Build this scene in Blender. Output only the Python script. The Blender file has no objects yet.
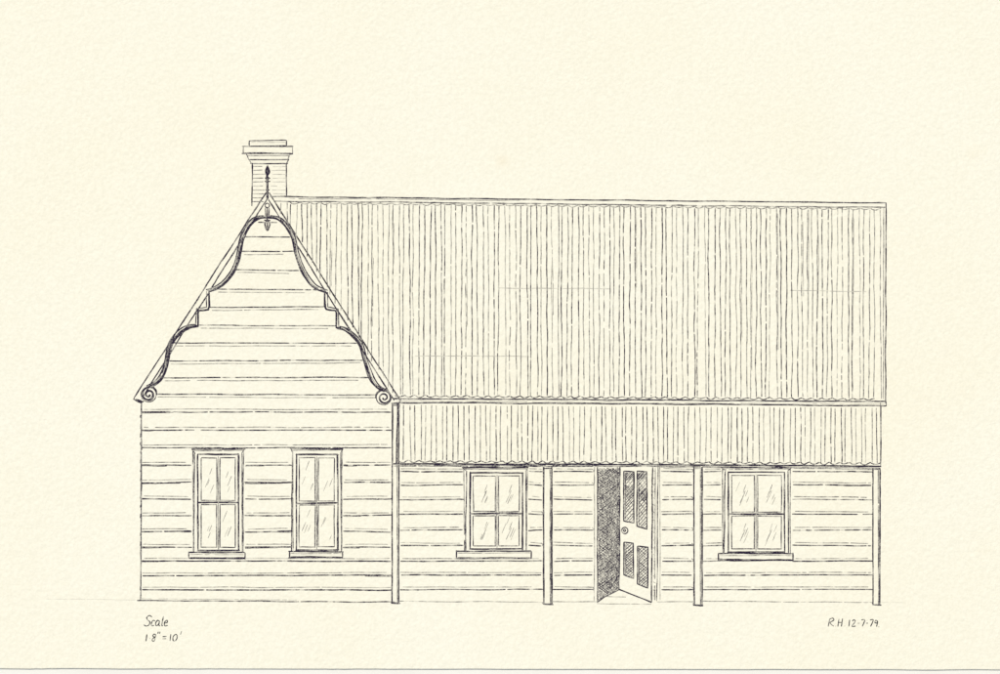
import bpy, math, random, bmesh
from mathutils import Vector, noise
random.seed(79)
S=bpy.context.scene
U=0.42/1000.0           # one drawing unit on the sheet, in metres (sheet is ~43 cm wide)
PT=0.0007               # paper thickness
WK=1.16                 # pen nib factor
def P(x,y): return ((x-500)*U,(337-y)*U)

# ---------------------------------------------------------------- materials
def nodes(name):
    m=bpy.data.materials.new(name); m.use_nodes=True
    nt=m.node_tree; b=nt.nodes['Principled BSDF']; return m,nt,b
def N(nt,t,**k):
    n=nt.nodes.new(t)
    for a,v in k.items(): setattr(n,a,v)
    return n
def noise_n(nt,co,scale,detail=3,rough=.55):
    n=N(nt,'ShaderNodeTexNoise'); n.inputs['Scale'].default_value=scale
    n.inputs['Detail'].default_value=detail; n.inputs['Roughness'].default_value=rough
    nt.links.new(co,n.inputs['Vector']); return n
def ramp(nt,fac,a,b,ca,cb):
    r=N(nt,'ShaderNodeValToRGB'); e=r.color_ramp.elements
    e[0].position=a; e[0].color=(*ca,1); e[1].position=b; e[1].color=(*cb,1)
    nt.links.new(fac,r.inputs['Fac']); return r
def mix(nt,fac,a,b,blend='MIX'):
    m=N(nt,'ShaderNodeMix',data_type='RGBA',blend_type=blend)
    for s,v in ((m.inputs[0],fac),(m.inputs[6],a),(m.inputs[7],b)):
        if hasattr(v,'links') : nt.links.new(v,s)
        elif isinstance(v,(int,float)): s.default_value=v
        else: s.default_value=(*v,1)
    return m.outputs[2]
def paper_colour(nt,co):
    big=noise_n(nt,co,9,2)
    c1=ramp(nt,big.outputs['Fac'],.32,.7,(0.872,0.836,0.69),(0.866,0.82,0.655)).outputs['Color']
    fine=noise_n(nt,co,800,1)
    c2=mix(nt,ramp(nt,fine.outputs['Fac'],.36,.64,(0,0,0),(1,1,1)).outputs['Color'],c1,(0.96,0.957,0.945),'MULTIPLY')
    spot=noise_n(nt,co,42,1)
    f=ramp(nt,spot.outputs['Fac'],.74,.86,(0,0,0),(.16,.16,.16)).outputs['Color']
    c3=mix(nt,f,c2,(0.78,0.66,0.42))
    vm=N(nt,'ShaderNodeVectorMath',operation='DISTANCE'); nt.links.new(co,vm.inputs[0]); X,Y=P(502,161); vm.inputs[1].default_value=(X,Y,PT)
    f2=ramp(nt,vm.outputs['Value'],0,.0019,(.2,.2,.2),(0,0,0)).outputs['Color']
    return mix(nt,f2,c3,(0.76,0.6,0.38))
def coord(nt): return N(nt,'ShaderNodeNewGeometry').outputs['Position']

M_paper,nt,b=nodes('cream_cartridge_paper'); co=coord(nt)
nt.links.new(paper_colour(nt,co),b.inputs['Base Color']); b.inputs['Roughness'].default_value=.95
b.inputs['Specular IOR Level'].default_value=.12
a=noise_n(nt,co,560,2,.6)
bp=N(nt,'ShaderNodeBump'); bp.inputs['Strength'].default_value=.6; bp.inputs['Distance'].default_value=0.00026
nt.links.new(a.outputs['Fac'],bp.inputs['Height']); nt.links.new(bp.outputs['Normal'],b.inputs['Normal'])

def ink_mat(name,col):
    m,nt,b=nodes(name); co=coord(nt)
    at=N(nt,'ShaderNodeAttribute',attribute_name='ink')
    g=noise_n(nt,co,1500,1)
    gr=ramp(nt,g.outputs['Fac'],.30,.66,(1.2,1.2,1.2),(.68,.68,.68))
    mm=N(nt,'ShaderNodeMath',operation='MULTIPLY',use_clamp=True)
    nt.links.new(at.outputs['Fac'],mm.inputs[0]); nt.links.new(gr.outputs['Color'],mm.inputs[1])
    nt.links.new(mix(nt,mm.outputs[0],(0.85,0.81,0.655),col),b.inputs['Base Color'])
    b.inputs['Roughness'].default_value=.8; b.inputs['Specular IOR Level'].default_value=.12
    return m
M_ink=ink_mat('black_pen_ink',(0.021,0.014,0.032))
M_note=ink_mat('note_pen_ink',(0.024,0.022,0.03))

# ---------------------------------------------------------------- strokes
class Ink:
    def __init__(s): s.v=[];s.f=[];s.a=[]; s.k=0
    def ribbon(s,pts,w,ink,ph=None,i0=0):
        if len(pts)<2: return
        w*=WK
        z=PT+0.00002+random.random()*0.00001
        n=len(pts); base=len(s.v); ph=random.random()*100 if ph is None else ph
        for i,(x,y) in enumerate(pts):
            x0,y0=pts[max(0,i-1)]; x1,y1=pts[min(n-1,i+1)]
            dx,dy=x1-x0,y1-y0; L=math.hypot(dx,dy) or 1
            nx,ny=-dy/L,dx/L
            t=(i+i0)*.3+ph
            ww=w*(1+.45*noise.noise((t,3.1,0)))*.5
            if i==0 or i==n-1: ww*=.7
            for sg in (1,-1):
                X,Y=P(x+nx*ww*sg,y+ny*ww*sg); s.v.append((X,Y,z))
                s.a.append(max(.05,min(1.25,ink*(1.08+.7*noise.noise((t*.6,9.7,0))))))
        for i in range(n-1):
            a=base+2*i; s.f.append((a,a+1,a+3,a+2))
    def line(s,pts,w=1.0,ink=.85,wob=.45,gap=0.0,step=2.5,smooth=False,over=0):
        if smooth: pts=catmull(pts)
        if gap>0: step=min(step,1.6)
        if over and len(pts)==2:
            (x0,y0),(x1,y1)=pts; L=math.hypot(x1-x0,y1-y0) or 1
            o1=random.uniform(-.3,1)*over;o2=random.uniform(-.3,1)*over
            pts=[(x0-(x1-x0)/L*o1,y0-(y1-y0)/L*o1),(x1+(x1-x0)/L*o2,y1+(y1-y0)/L*o2)]
        out=[]
        for (x0,y0),(x1,y1) in zip(pts,pts[1:]):
            L=math.hypot(x1-x0,y1-y0); k=max(1,int(L/step))
            for i in range(k): out.append((x0+(x1-x0)*i/k,y0+(y1-y0)*i/k))
        out.append(pts[-1])
        ph=random.random()*200; r=[]
        for i,(x,y) in enumerate(out):
            d=i*step
            r.append((x+wob*noise.noise((d*.03,ph,0))*1.3+wob*.3*noise.noise((d*.2,ph,5)),
                      y+wob*noise.noise((d*.03,ph,40))*1.3+wob*.3*noise.noise((d*.2,ph,45))))
        if gap<=0: s.ribbon(r,w,ink); return
        i=0; ph=random.random()*100
        while i<len(r)-1:
            run=max(4,int(random.expovariate(1.0/(8+60*(1-gap)**1.6))+3))
            if random.random()<gap*.3: run=3
            s.ribbon(r[i:i+run+1],w,ink*random.uniform(.85,1.08),ph,i)
            i+=run
            if i>=len(r)-1: break
            if random.random()<.6:
                k=random.randint(1,3); s.ribbon(r[i:i+k+1],w*.75,ink*.38); i+=k
            else: i+=1+(random.randint(0,3) if random.random()<gap*.7 else 0)
    def rect(s,x0,y0,x1,y1,**k):
        k.setdefault('over',1.2)
        for a,b in (((x0,y0),(x1,y0)),((x1,y0),(x1,y1)),((x1,y1),(x0,y1)),((x0,y1),(x0,y0))): s.line([a,b],**k)
    def circle(s,cx,cy,r,a0=0,a1=380,r1=None,**k):
        n=max(8,int(abs(a1-a0)/20)); k.setdefault('step',1)
        r1=r if r1 is None else r1
        s.line([(cx+(r+(r1-r)*i/n)*math.cos(math.radians(a0+(a1-a0)*i/n)),cy+(r+(r1-r)*i/n)*math.sin(math.radians(a0+(a1-a0)*i/n))) for i in range(n+1)],**k)
    def make(s,name,parent,mat=None):
        me=bpy.data.meshes.new(name); me.from_pydata(s.v,[],s.f); me.update()
        at=me.attributes.new('ink','FLOAT','POINT'); at.data.foreach_set('value',s.a)
        me.materials.append(mat or M_ink)
        bm=bmesh.new(); bm.from_mesh(me)
        for f in bm.faces:
            f.normal_update()
            if f.normal.z<0: f.normal_flip()
        bm.to_mesh(me); bm.free()
        o=bpy.data.objects.new(name,me); S.collection.objects.link(o)
        if parent: o.parent=parent
        return o
def catmull(p,k=6):
    q=[p[0]]+list(p)+[p[-1]]; out=[]
    for i in range(1,len(q)-2):
        p0,p1,p2,p3=q[i-1:i+3]
        for j in range(k):
            t=j/k
            out.append(tuple(.5*((2*p1[a])+(-p0[a]+p2[a])*t+(2*p0[a]-5*p1[a]+4*p2[a]-p3[a])*t*t+(-p0[a]+3*p1[a]-3*p2[a]+p3[a])*t**3) for a in (0,1)))
    out.append(p[-1]); return out
R=random.uniform
house=bpy.data.objects.new('weatherboard_cottage',None); S.collection.objects.link(house)
house.empty_display_size=.02

# ---- chimney
c=Ink()
c.rect(249.5,140.3,286.5,146,w=1,ink=.85)
c.line([(251,142.2),(285,142.4)],w=.7,ink=.4,gap=.6)
c.line([(242.5,146.5),(292.5,146.5)],w=1.2,over=1); c.line([(242.5,153.7),(292.5,153.7)],w=1.5,over=1)
c.line([(243,146),(243,154)],ink=1); c.line([(292.3,146),(292.3,154)],ink=1)
c.line([(247,155.7),(289,155.7)],w=.8,ink=.6)
c.line([(246.5,154),(249,160)]); c.line([(290,154),(287.5,160)])
c.line([(248,159.5),(289,159.5)],w=1.1); c.line([(250,163.5),(288,163.5)],w=1.1)
c.line([(249,159),(252,164)]);c.line([(289,159),(286.5,164)])
c.line([(252,163),(252,206)],w=1.1,ink=1); c.line([(286.5,163),(286.8,196)],w=1.1,ink=1)
for i,y in enumerate([166.5+3.9*j for j in range(10)]):
    c.line([(252.5,y),(R(262,265.5),y+R(-.3,.3))],w=.75,ink=.65,gap=.3)
    if y<194: c.line([(R(270.5,273),y),(286,y)],w=.65,ink=.38,gap=.5)
c.make('chimney',house)

# ---- finial
c=Ink()
for k in range(4): c.line([(267.4+R(-.7,.7),170),(267.4+R(-.7,.7),199)],w=1.3,ink=1.15,wob=.15)
c.line([(267.6,165.5),(265.6,171.5),(267.5,175.5),(269.5,171.5),(267.6,165.5)],w=1.1,ink=1.15,wob=.1,step=1,smooth=True)
c.line([(267.6,167),(267.5,175)],w=1.8,ink=1.15,wob=.1)
c.line([(265.0,178.2),(267.4,177),(269.9,178.2),(267.4,179.5),(265.0,178.2)],w=1.2,ink=1.15,wob=.1)
c.line([(264.6,181.5),(270.4,181.5)],w=1.3,ink=1.15,wob=.1); c.line([(265.2,190),(269.8,190)],w=1.2,ink=1,wob=.1)
c.circle(267.3,205.5,2.2,w=1,ink=1,wob=.1)
c.line([(265.4,208),(265.8,219)],w=1.0,wob=.2); c.line([(269.2,208),(268.8,219)],w=1.0,wob=.2)
for k in range(2): c.line([(267.3+R(-.3,.3),207),(267.3,229)],w=1,ink=.9,wob=.2)
c.line([(264.2,220.5),(270.5,220.7)],w=1.3,ink=1.1)
for k in range(3): c.line([(267.3,221),(264.9,224),(267.4,230.5),(269.9,224),(267.3,221)],w=1.2,ink=1.1,wob=.2,smooth=True,step=1)
c.make('finial',house)

# ---- bargeboards
c=Ink()
for w,a,bb in ((1.15,(266,192.5),(135,396.5)),(1.1,(267,199.5),(141.5,399)),
               (1.15,(269,192.5),(400.5,401)),(1.1,(268.5,199.5),(394,400.5))):
    c.line([a,bb],w=w,ink=1,wob=.5)
    c.line([a,bb],w=.8,ink=.85,wob=.7,gap=.3)
c.line([(135,396),(134,399),(141,402.5),(144,401)],w=1.4,ink=1)
c.line([(136,399.5),(142,401.5)],w=1.6,ink=1)
c.line([(400.5,400),(398.5,403.5),(391,403.5)],w=1.4,ink=1)
L=[(267,217.5),(259,218.5),(252,223),(246.5,231),(242.5,241),(240.5,252),(237.5,264),(232,275),(224,284),(215,289.5),(209,291.5)]
L2=[(198,326),(189,327.5),(180,333.5),(172.5,343),(169,354),(167,365),(163,376),(156.5,383.5),(149,387.5)]
Rr=[(267,217.5),(276,218.5),(283,223.5),(288.5,231),(292.5,240),(295,252),(299,265),(305,277),(313,287),(324.5,292)]
R2=[(336.5,328),(344,330),(352.5,336.5),(360,346),(363.5,358),(367,370),(371.5,381),(377.5,388),(384,391)]
for pts,dx in ((L,1),(L2,1),(Rr,-1),(R2,-1)):
    for k in range(4):
        o=R(-.7,.7); c.line([(x+o,y+o*.6) for x,y in pts],w=1.3,ink=1.15,wob=.45,smooth=True)
    c.line([(x-3.0*dx,y-1.7) for x,y in pts],w=1.1,ink=1.05,wob=.5,smooth=True)
    c.line([(x-1.6*dx,y-.9) for x,y in pts],w=.9,ink=.8,wob=.6,smooth=True,gap=.3)
for st in ([(209,291.5),(209.2,306),(208.2,309.5),(204,310.3),(199,310.6),(198.1,313),(198,326)],[(324.5,292),(325,306),(326,309.3),(330,310.2),(335.5,310.7),(336.4,313),(336.5,328)]):
    for k in range(3): c.line([(x+R(-.5,.5),y+R(-.3,.3)) for x,y in st],w=1.3,ink=1.15,wob=.3)
c.line([(206.4,291),(206.5,307),(196.4,308.3),(195.8,325)],w=.9,ink=.95); c.line([(327.5,292),(328,307),(338.6,309),(339,326)],w=.9,ink=.95)
for cx,cy,sg in ((148.5,394.5,1),(384,397.5,-1)):
    for k in range(3):
        c.circle(cx+R(-.4,.4),cy+R(-.4,.4),7.2,-90,-90-sg*620,r1=1.2,w=1.2,ink=1.15,wob=.3)
    c.circle(cx,cy,7.4,-100,260,w=.9,ink=.9,wob=.8)
    c.line([(cx+sg*4,cy-8),(cx+sg*7.5,cy-4),(cx+sg*8,cy+1)],w=1.1,ink=1,smooth=True)
c.make('bargeboards',house)

# ---- gable wall
def lx(y):
    def interp(pts,y):
        for (x0,y0),(x1,y1) in zip(pts,pts[1:]):
            if y0<=y<=y1 and y1>y0: return x0+(x1-x0)*(y-y0)/(y1-y0)
        return None
    a=interp(L+[(208.8,309.5),(198,310.5)]+L2+[(156,396)],y); b_=interp(Rr+[(325,309.5),(336.3,310.5)]+R2+[(376,396)],y)
    return a,b_
c=Ink()
ys=[222.5,237,251.5,270,289.5,307,325.5,343,360.5,377.5,394.5]
for y in ys:
    a,b_=lx(y)
    if a is None: continue
    if y<230: a,b_=257,278
    t=R(-.6,.6)
    c.line([(a+1,y+t),(b_-1,y-t)],w=R(.95,1.15),ink=R(.78,.92),gap=.12,wob=.4)
    if y>240: c.line([(a+3,y+3+t),(b_-R(2,14),y+2.8-t)],w=.8,ink=.55,gap=.45,wob=.4)
ys2=[412,430,447.5,465,482.5,499,515.5,531.5,547,561,575.5,590]
for y in ys2:
    segs=[(141.5,391.5)] if not 449<y<557 else [(141.5,191.5),(245,291.5),(343.5,391.5)]
    for a,b_ in segs:
        t=R(-.5,.5)
        c.line([(a+R(-1,1),y+t),(b_+R(-1,.5),y-t*.6+R(-.4,.4))],w=R(.95,1.25),ink=R(.82,1),gap=.1,wob=.4)
        c.line([(a+R(0,3),y-2.8+t),(b_-R(0,6),y-2.6-t)],w=.8,ink=R(.45,.7),gap=.35,wob=.4)
        if R(0,1)<.5: c.line([(a,y+.9),(a+R(8,40),y+.7)],w=.9,ink=.85)
        if R(0,1)<.3: c.line([(b_-R(8,30),y+.5),(b_,y+.4)],w=.9,ink=.85)
for k in range(2):
    c.line([(141.3+R(-.4,.4),402),(140.8,600)],w=.9,ink=.85,wob=.5,gap=.1)
for y in range(406,598,9):
    if R(0,1)<.7: c.line([(140.6,y),(140.3,y+R(2,5))],w=1.2,ink=.8,wob=.1)
c.line([(137,600.5),(395,602)],w=1.0,ink=.85,gap=.1); c.line([(139,598.5),(300,600)],w=.7,ink=.4,gap=.6)
c.make('gable_wall',house)

# ---- windows
def scrib(c,x0,y0,x1,y1):
    w,h=x1-x0,y1-y0
    for k in range(random.randint(2,4)):
        cx=x0+w*R(.25,.8); cy=y0+h*R(.2,.8); l=R(3,7)
        c.line([(cx+l*.33,cy-l),(cx-l*.33,cy+l*.6)],w=.6,ink=.5,wob=.4)
    if w>18:
        cx=x0+w*.45;cy=y0+h*.5
        c.line([(cx+4,cy-9),(cx+1,cy-1),(cx+3.5,cy-3),(cx-2,cy+9)],w=.65,ink=.6,wob=.3)
def window(name,ox0,ox1,top,ix0,ix1,itop,ibot,sill,mx,ry,heavy=1):
    c=Ink(); s0,s1,sy0,sy1=sill
    c.line([(ox0,top),(ox1,top)],w=1.3,ink=1,over=1.5); c.line([(ox0+1,top+1.6),(ox1-1,top+1.5)],w=.8,ink=.7,gap=.3)
    c.line([(ox0,top),(ix0-3,itop-1)],w=1); c.line([(ox1,top),(ix1+3,itop-1)],w=1)
    c.line([(ix0-3.5,itop-1),(ix0-4.5,sy0)],w=1.1,ink=.95); c.line([(ix1+3.5,itop-1),(ix1+4,sy0)],w=1.1,ink=.95)
    c.line([(ox0+1.5,top+1),(ox0+2,sy0)],w=.9,ink=.75,gap=.1)
    c.line([(ox1-1,top+1),(ox1-1.5,sy0)],w=.9,ink=.75,gap=.1)
    for k in range(2):
        c.rect(ix0+R(-.5,.5),itop+R(-.4,.4),ix1+R(-.5,.5),ibot+R(-.4,.4),w=1.1,ink=1.0)
    d=3.2
    for (a,b_) in ((ix0+d,mx-1.6),(mx+1.6,ix1-d)):
        c.rect(a,itop+d,b_,ry-2,w=.9,ink=.88,over=.6); c.rect(a,ry+2,b_,ibot-d,w=.9,ink=.88,over=.6)
        scrib(c,a,itop+d,b_,ry-2); scrib(c,a,ry+2,b_,ibot-d)
    c.line([(ix0,ry),(ix1,ry)],w=1.5,ink=1)
    c.line([(mx,itop+2),(mx,ibot-1)],w=1.0,ink=.6)
    c.rect(s0,sy0,s1,sy1,w=1.2,ink=1.05); c.line([(s0+1,sy1-.6),(s1,sy1-.4)],w=1.5,ink=1)
    c.line([(s0+1,sy0+2),(s1-1,sy0+2)],w=.7,ink=.6,gap=.4)
    c.make(name,house)
window('sash_window',191.5,244.5,449,198,238.5,454.5,550.5,(189,245,552.5,558.5),218.3,502.5)
window('sash_window.001',291,343,448.5,296,337.5,454.5,550,(289.5,342.5,551.5,557.5),316.8,503)
window('sash_window.002',462.5,528,467.5,470,522.5,472.5,549,(456.5,531,551,558.5),497,513.5)
window('sash_window.003',721,791.5,467.5,728.5,784.5,472,552,(718.5,793,553.5,560.5),756,514)

# ---- main roof
c=Ink()
def ridge(x): return 196.8+(x-270)*6.4/616
def eave(x): return 396.8+(x-397)*3.4/489
c.line([(270,196.6),(886,203)],w=1.1,ink=.95,wob=.5); c.line([(274,201),(886,207.6)],w=1.0,ink=.75,wob=.5,gap=.1)
c.line([(289,198.5),(520,200.4)],w=.8,ink=.5,gap=.5)
c.line([(886,202.5),(885.6,403)],w=1.1,ink=.95,wob=.6); c.line([(883.6,208),(883.4,399)],w=.8,ink=.6,gap=.2,wob=.5)
def rake_y(x): return 199+(x-271)*(401-199)/(396.5-271)
x=281.0; i=0
while x<882:
    top=ridge(x)+6+R(-.8,1.2); bot=eave(x)-2
    if x<394: bot=min(bot,rake_y(x)-1)
    bx=x+R(-1.2,1.2)
    if bot-top>6:
        q=R(0,1)
        if q>.3: ink,gap,w=R(.64,.9),R(.03,.2),R(.8,1)
        elif q>.1: ink,gap,w=R(.46,.64),R(.2,.45),.82
        else: ink,gap,w=R(.5,.7),.75,.82
        c.line([(x,top),(bx,bot)],w=w,ink=ink,wob=.8,gap=gap)
        if R(0,1)>.82 and bot-top>80:
            s0=top+R(0,60); c.line([(x+1.1,s0),(bx+1,s0+R(30,bot-s0-5))],w=.7,ink=.5,gap=.3)
    x+= (4.3 if i%2 else 6.2)+R(-.6,.6); i+=1
def scallop(c,x,xe,yf,amp,w,ink):
    while x<xe:
        p=10.4+R(-.9,.9); y=yf(x); a=amp*R(.5,1.1)
        c.line([(x,y-a*.5),(x+p*.22,y+a*.5),(x+p*.5,y+a*.65),(x+p*.75,y-a*.1),(x+p*.97,y-a*.55)],w=w,ink=ink*R(.75,1.05),wob=.35,smooth=True,step=1.5)
        x+=p
scallop(c,290,872,lambda x:ridge(x)+6,1.3,.8,.65)
scallop(c,395,872,lambda x:eave(x)-.9,1.6,.95,.9)
for a,b_,y in ((498,610,288),(790,866,290.5),(415,530,356)):
    c.line([(a,y),(b_,y+R(-1,1.5))],w=.7,ink=.4,gap=.6)
c.make('corrugated_iron_roof',house)

# ---- verandah roof
c=Ink()
c.line([(393,398.6),(640,400),(886,401.7)],w=1.2,ink=1,wob=.5); c.line([(396,402.6),(640,403.8),(886,405.8)],w=1.15,ink=1,wob=.5)
c.line([(396,401),(886,404.3)],w=.7,ink=.45,gap=.6); c.line([(886,401),(886.3,406)],w=1.2); c.line([(880.5,401),(880.5,406)],w=.9)
c.line([(397.5,403),(396,464)],w=1.1,ink=.95); c.line([(399.5,404),(398.5,463)],w=.8,ink=.6,gap=.2)
c.line([(881,405.5),(880.8,466)],w=1.1,ink=.95)
def vb(x): return 462+(x-395)*2.2/486
x=403.5;i=0
while x<879:
    top=404.5+(x-397)*.0065+R(0,1); bot=vb(x)-1.5
    c.line([(x,top),(x+R(-.7,.7),bot)],w=R(.78,.98),ink=R(.54,.86),wob=.5,gap=R(0,.3))
    x+=(4.3 if i%2 else 6.1)+R(-.7,.7); i+=1
scallop(c,398,872,lambda x:vb(x)-.8,1.8,.95,.9)
c.line([(392,463.8),(640,464.5),(881,466.3)],w=1.4,ink=1.05,wob=.4); c.line([(394,466),(640,466.4),(880,468)],w=1,ink=.8,wob=.5,gap=.15)
c.line([(395,464.8),(600,465.3)],w=.9,ink=.8,gap=.3)
c.make('verandah_roof',house)

# ---- posts
for n,(x0,x1,y0,y1) in enumerate(((392.3,399,404,603),(543.5,551.8,467,604),(694,702,467,605),(873.3,880,468,604.5))):
    c=Ink()
    for k in range(2):
        c.line([(x0+R(-.4,.4),y0),(x0+R(-.4,.4),y1)],w=1.0,ink=1.05,wob=.3)
        c.line([(x1+R(-.4,.4),y0),(x1+R(-.4,.4),y1)],w=1.1 if n else .9,ink=1.05,wob=.3)
    c.line([(x1-1.7,y0+2),(x1-1.5,y1)],w=.9,ink=.75,wob=.4,gap=.25)
    c.line([(x0-1,y1),(x1+1.5,y1+.4)],w=1.4,ink=1); c.line([(x0,y0+1.5),(x1,y0+1)],w=1,ink=.8)
    c.line([(x0-1.5,y1-1),(x0,y1-2)],w=1)
    c.make('verandah_post' + ('' if n==0 else '.%03d'%n),house)

# ---- verandah wall boards
c=Ink()
for bays in ([(399.5,464),(528,543)],[(552.5,594),(661,693.5)],[(702.5,722.5),(792,873)]):
    for a,b_ in bays:
        for y in (471.5,485,499.5,514,530,545.5,561,575,589.5):
            bb=b_; aa=a
            if bays[0][0]==399.5 and y>560: 
                if a>500: continue
                bb=543
            if a==702.5 and y>561: bb=873
            if a==792 and y>561: continue
            t=R(-.5,.5)
            c.line([(aa+R(0,1.5),y+t),(bb-R(0,2),y-t)],w=R(.95,1.2),ink=R(.8,.97),gap=.1,wob=.4)
            c.line([(aa+R(0,4),y-2.8+t),(bb-R(0,5),y-2.4-t)],w=.8,ink=R(.42,.65),gap=.4,wob=.4)
            if R(0,1)<.6 and bb-aa<60: c.line([(bb-2,y-2.6),(bb,y-1),(bb-1.2,y+.6)],w=.9,ink=.8,wob=.2)
for x0,x1 in ((399,543),(552,597),(657,694),(702,873)):
    c.line([(x0,601.5+R(-.5,.5)),(x1,602+R(-.5,.5))],w=.8,ink=.5,gap=.5)
c.make('verandah_wall',house)

# ---- door
c=Ink()
c.line([(594.5,467),(594.2,601)],w=.8,ink=.65,gap=.2); c.line([(597.5,467),(597.6,602)],w=1.1,ink=1)
c.line([(620,467),(619,590)],w=1.3,ink=1.05)
c.line([(657.8,467),(657,601)],w=1.0,ink=.85); c.line([(652.5,467),(651.5,602)],w=1.2,ink=1); c.line([(655.3,468),(654.6,600)],w=1,ink=.65,gap=.3)
c.line([(659.8,467),(660,600)],w=.7,ink=.5,gap=.4)
for y in range(470,600,7): c.line([(653,y+R(-1,1)),(655.5,y+R(-1,1)+2)],w=.7,ink=.6)
c.line([(597,602.5),(604,597),(619,589.5)],w=1.1); c.line([(597,603.5),(651,604)],w=.7,ink=.5,gap=.5)
c.line([(618,588.5),(632,594.5),(652,602.5)],w=1.2,ink=1); c.line([(606,596.5),(626,597)],w=.7,ink=.5)
c.line([(617.6,467),(617,587)],w=.9,ink=.8,gap=.1)
def hatch(c,x0,x1,ytop,ybot,slope,pitch,w,ink,gap=.1):
    y=ytop-abs(slope)*(x1-x0)-2
    while y<ybot(x0)+abs(slope)*(x1-x0)+2:
        seg=[]
        for k in range(13):
            xx=x0+(x1-x0)*k/12; yy=y+slope*(xx-x0)
            if ytop<=yy<=ybot(xx): seg.append((xx,yy))
        if len(seg)>1: c.line([seg[0],seg[-1]],w=w,ink=ink*R(.85,1.1),wob=.35,gap=gap)
        y+=pitch*R(.75,1.25)
yb=lambda x: 601-(x-598)*.58
hatch(c,598.3,619,468,yb,.75,2.4,.78,.9)
hatch(c,598.3,619,468,yb,-.75,2.7,.78,.85)
hatch(c,598.3,619,468,yb,2.6,7,.7,.75)
hatch(c,607,619,468,yb,-1.6,4,.75,.75)
x=599.5
while x<618.5:
    c.line([(x,468),(x+R(-.5,.5),yb(x)-.5)],w=.65,ink=.6,gap=.25); x+=2.4
def panel(x0,y0,x1,y1,sk=2,glass=False):
    for k in range(2): c.line([(x0,y0),(x1,y0+sk*.3),(x1,y1+sk),(x0,y1),(x0,y0)],w=1.1,ink=1.05,wob=.35)
    c.line([(x0+1.8,y0+1.5),(x0+1.8,y1-1)],w=.8,ink=.9)
    ybf=lambda x: y1+sk*(x-x0)/(x1-x0)
    if glass:
        hatch(c,x0+1,x1-.6,y0+1,ybf,-1.15,3.6,.78,.85,0)
        hatch(c,x0+1,x1-.6,y0+1,ybf,1.3,6.2,.7,.7,0)
        m=(y0+y1)/2+R(-6,4)
        hatch(c,x0+1,x1-.6,m-6,lambda x:m+7,-1.2,2.2,.75,.9,0)
        hatch(c,x0+1,x1-.6,y0+1,lambda x:y0+9,-1.2,2.2,.75,.9,0)
    else:
        hatch(c,x0+1,x1-.6,y0+1,ybf,-.9,2.7,.8,.9,0)
        hatch(c,x0+1,x1-.6,y0+1,ybf,.9,3.6,.7,.75,0)
panel(623.8,471,633.8,521,glass=True); panel(637,471,647,526,3,glass=True)
panel(624,542,633.5,574.5,4); panel(637.5,546,647.8,584,4)
c.circle(624.8,530.5,3.1,w=1,ink=1,wob=.2); c.circle(624.5,530.3,1.1,w=1,ink=1,wob=.1)
c.make('panelled_front_door',house)

# ---- ground line
c=Ink()
c.line([(46,598.5),(137,600)],w=.6,ink=.16,gap=.5); c.line([(881,602),(905,602.5)],w=.6,ink=.14,gap=.5)
c.make('ground_line',house)

# ---------------------------------------------------------------- handwriting
def write(name,strokes,ox,oy,sc,sh=.18,w=.85,ink=.9):
    c=Ink()
    for s in strokes:
        pts=[(ox+(x-y*sh*1.0)*sc,oy+y*sc) for x,y in s]
        c.line(pts,w=w,ink=ink,wob=.25,smooth=len(pts)>2,step=1)
    return c.make(name,None,M_note)
sc=[[(5.5,-8.5),(3,-10),(.8,-8),(2,-5.8),(4.4,-4),(4,-1),(1.5,0),(-.8,-1.2)],
    [(9.2,-4.8),(7.4,-5.4),(6.2,-3),(6.8,-.4),(9,-.6)],
    [(13.4,-4.6),(11.4,-5.3),(10.2,-2.8),(11,-.3),(13,-1.6),(13.5,-5)],[(13.5,-5),(13.4,-1),(14.8,-.3)],
    [(16.4,-9.6),(16.2,-4),(16.4,-.6),(17.6,-.4)],
    [(18.6,-2.8),(21,-3.6),(20.8,-5.4),(19.2,-5),(18.6,-2.2),(19.6,-.2),(22,-.8)]]
write('handwritten_scale_note',sc,144.5,626,1.05,w=.9)
sc2=[[(0,-7),(0,0)],[(3.4,-2.8),(3.9,-2.6)],
     [(9.4,-6.2),(7.4,-7),(6.4,-5.2),(8.6,-3.4),(8.6,-.6),(6.6,-.2),(6.2,-2.2),(8.6,-4.2),(9.4,-6.2)],
     [(11.2,-9.6),(11,-7.4)],[(13,-9.6),(12.8,-7.4)],
     [(16,-4.4),(20,-4.6)],[(16,-2.2),(20,-2.4)],
     [(24,-7),(24,0)],[(28.4,-6.8),(26.6,-4.5),(27,-.8),(29,-.2),(30.6,-2.8),(30,-6),(28.4,-6.8)],[(34.4,-10),(33.6,-6.6)]]
write('handwritten_scale_note.001',sc2,146,641,1.0,sh=.12)
sg=[[(1.5,-8),(.6,0)],[(1,-7.6),(4.6,-8.6),(5.6,-6.6),(1.6,-4.4)],[(2,-4.4),(4,-2),(6.6,-.4)],[(8.2,-.6),(8.6,-.4)],
    [(11,-8),(10.6,0)],[(14.6,-8.4),(14.2,0)],[(11,-4.2),(14.4,-4.4)],[(17.4,-.6),(17.8,-.4)],
    [(22,-7),(21.8,0)],[(24.6,-5.6),(26,-7),(27.6,-5.4),(24.8,-.4),(28.6,-.6)],[(30.4,-3.4),(32.4,-3.6)],
    [(34,-6.8),(37.4,-6.8),(35.4,0)],[(39,-3.4),(41,-3.6)],
    [(42.6,-6.8),(46,-6.8),(44,0)],[(50.4,-5.4),(48.6,-6.6),(47.8,-4.6),(49.4,-3.6),(50.6,-5.6),(50,0)],[(52.4,-.4),(52.2,.8)]]
write('handwritten_signature',sg,827.5,626.5,.98,sh=.1)

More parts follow.
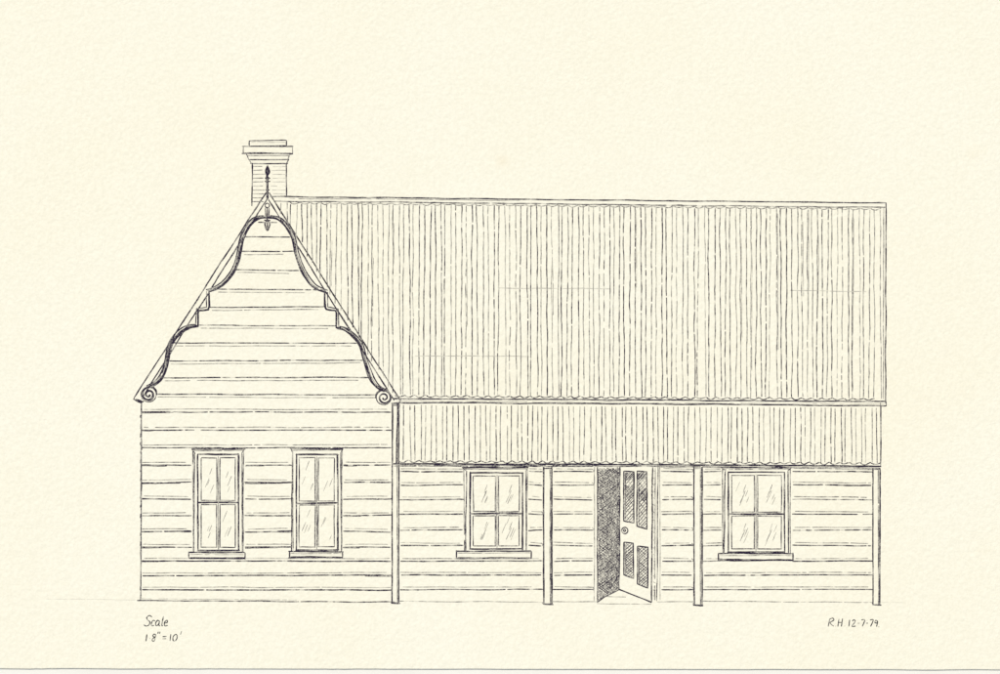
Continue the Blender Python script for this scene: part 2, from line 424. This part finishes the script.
# ---------------------------------------------------------------- the sheet of paper
NX=160; x0,x1=-16,1012; ytop=-22
v=[];f=[]
def edge(i):
    x=x0+(x1-x0)*i/NX
    return x,669.3+ (x-500)*.0012+ .5*noise.noise((x*.02,1,0))+.25*noise.noise((x*.15,7,0))
for i in range(NX+1):
    x,yb_=edge(i)
    for (y,z) in ((ytop,0.00005),(ytop,PT),(yb_-.9,PT),(yb_-.2,PT-.00012),(yb_,PT-.00035),(yb_,0.00005)):
        X,Y=P(x,y); v.append((X,Y,z))
for i in range(NX):
    for k in range(6):
        a=i*6+k; b2=i*6+(k+1)%6
        f.append((a,b2,b2+6,a+6))
f.append(tuple(range(5,-1,-1))); f.append(tuple(NX*6+k for k in range(6)))
me=bpy.data.meshes.new('drawing_paper'); me.from_pydata(v,[],f); me.update(); me.materials.append(M_paper)
bm=bmesh.new(); bm.from_mesh(me); bmesh.ops.recalc_face_normals(bm,faces=bm.faces); bm.to_mesh(me); bm.free()
S.collection.objects.link(bpy.data.objects.new('drawing_paper',me))

# table the sheet lies on
M_t,nt,b=nodes('off_white_board'); co=coord(nt)
n=noise_n(nt,co,60,4)
nt.links.new(ramp(nt,n.outputs['Fac'],.3,.7,(.79,.77,.69),(.83,.81,.73)).outputs['Color'],b.inputs['Base Color']); b.inputs['Roughness'].default_value=.7
bm=bmesh.new(); bmesh.ops.create_cube(bm,size=1)
for q in bm.verts: q.co.x*=1.6; q.co.y*=1.0; q.co.z=q.co.z*.03-.015
bmesh.ops.bevel(bm,geom=list(bm.edges),offset=.004,segments=3,affect='EDGES')
me=bpy.data.meshes.new('table_top'); bm.to_mesh(me); bm.free(); me.materials.append(M_t)
S.collection.objects.link(bpy.data.objects.new('table_top',me))

# ---------------------------------------------------------------- light
el,az=math.radians(52),math.radians(-30)
w=bpy.data.worlds.new('World'); S.world=w; w.use_nodes=True; nt=w.node_tree
sky=N(nt,'ShaderNodeTexSky',sky_type='NISHITA'); sky.sun_disc=False
sky.sun_elevation=el; sky.sun_rotation=az%(2*math.pi)
nt.links.new(sky.outputs[0],nt.nodes['Background'].inputs[0]); nt.nodes['Background'].inputs[1].default_value=.08
sd=bpy.data.lights.new('sun','SUN'); sd.energy=3.9; sd.angle=math.radians(.5); sd.color=(1,.958,.875)
so=bpy.data.objects.new('sun',sd); S.collection.objects.link(so)
d=Vector((math.sin(az)*math.cos(el),math.cos(az)*math.cos(el),math.sin(el)))
so.rotation_euler=d.to_track_quat('Z','Y').to_euler(); so.location=d*2

cd=bpy.data.cameras.new('camera'); cd.lens=85; cd.sensor_width=36; cd.clip_start=.01; cd.clip_end=100
co_=bpy.data.objects.new('camera',cd); S.collection.objects.link(co_); co_.location=(0,0,PT+.42*85/36)
S.camera=co_
S.view_settings.view_transform='Standard'; S.view_settings.look='None'; S.view_settings.exposure=0
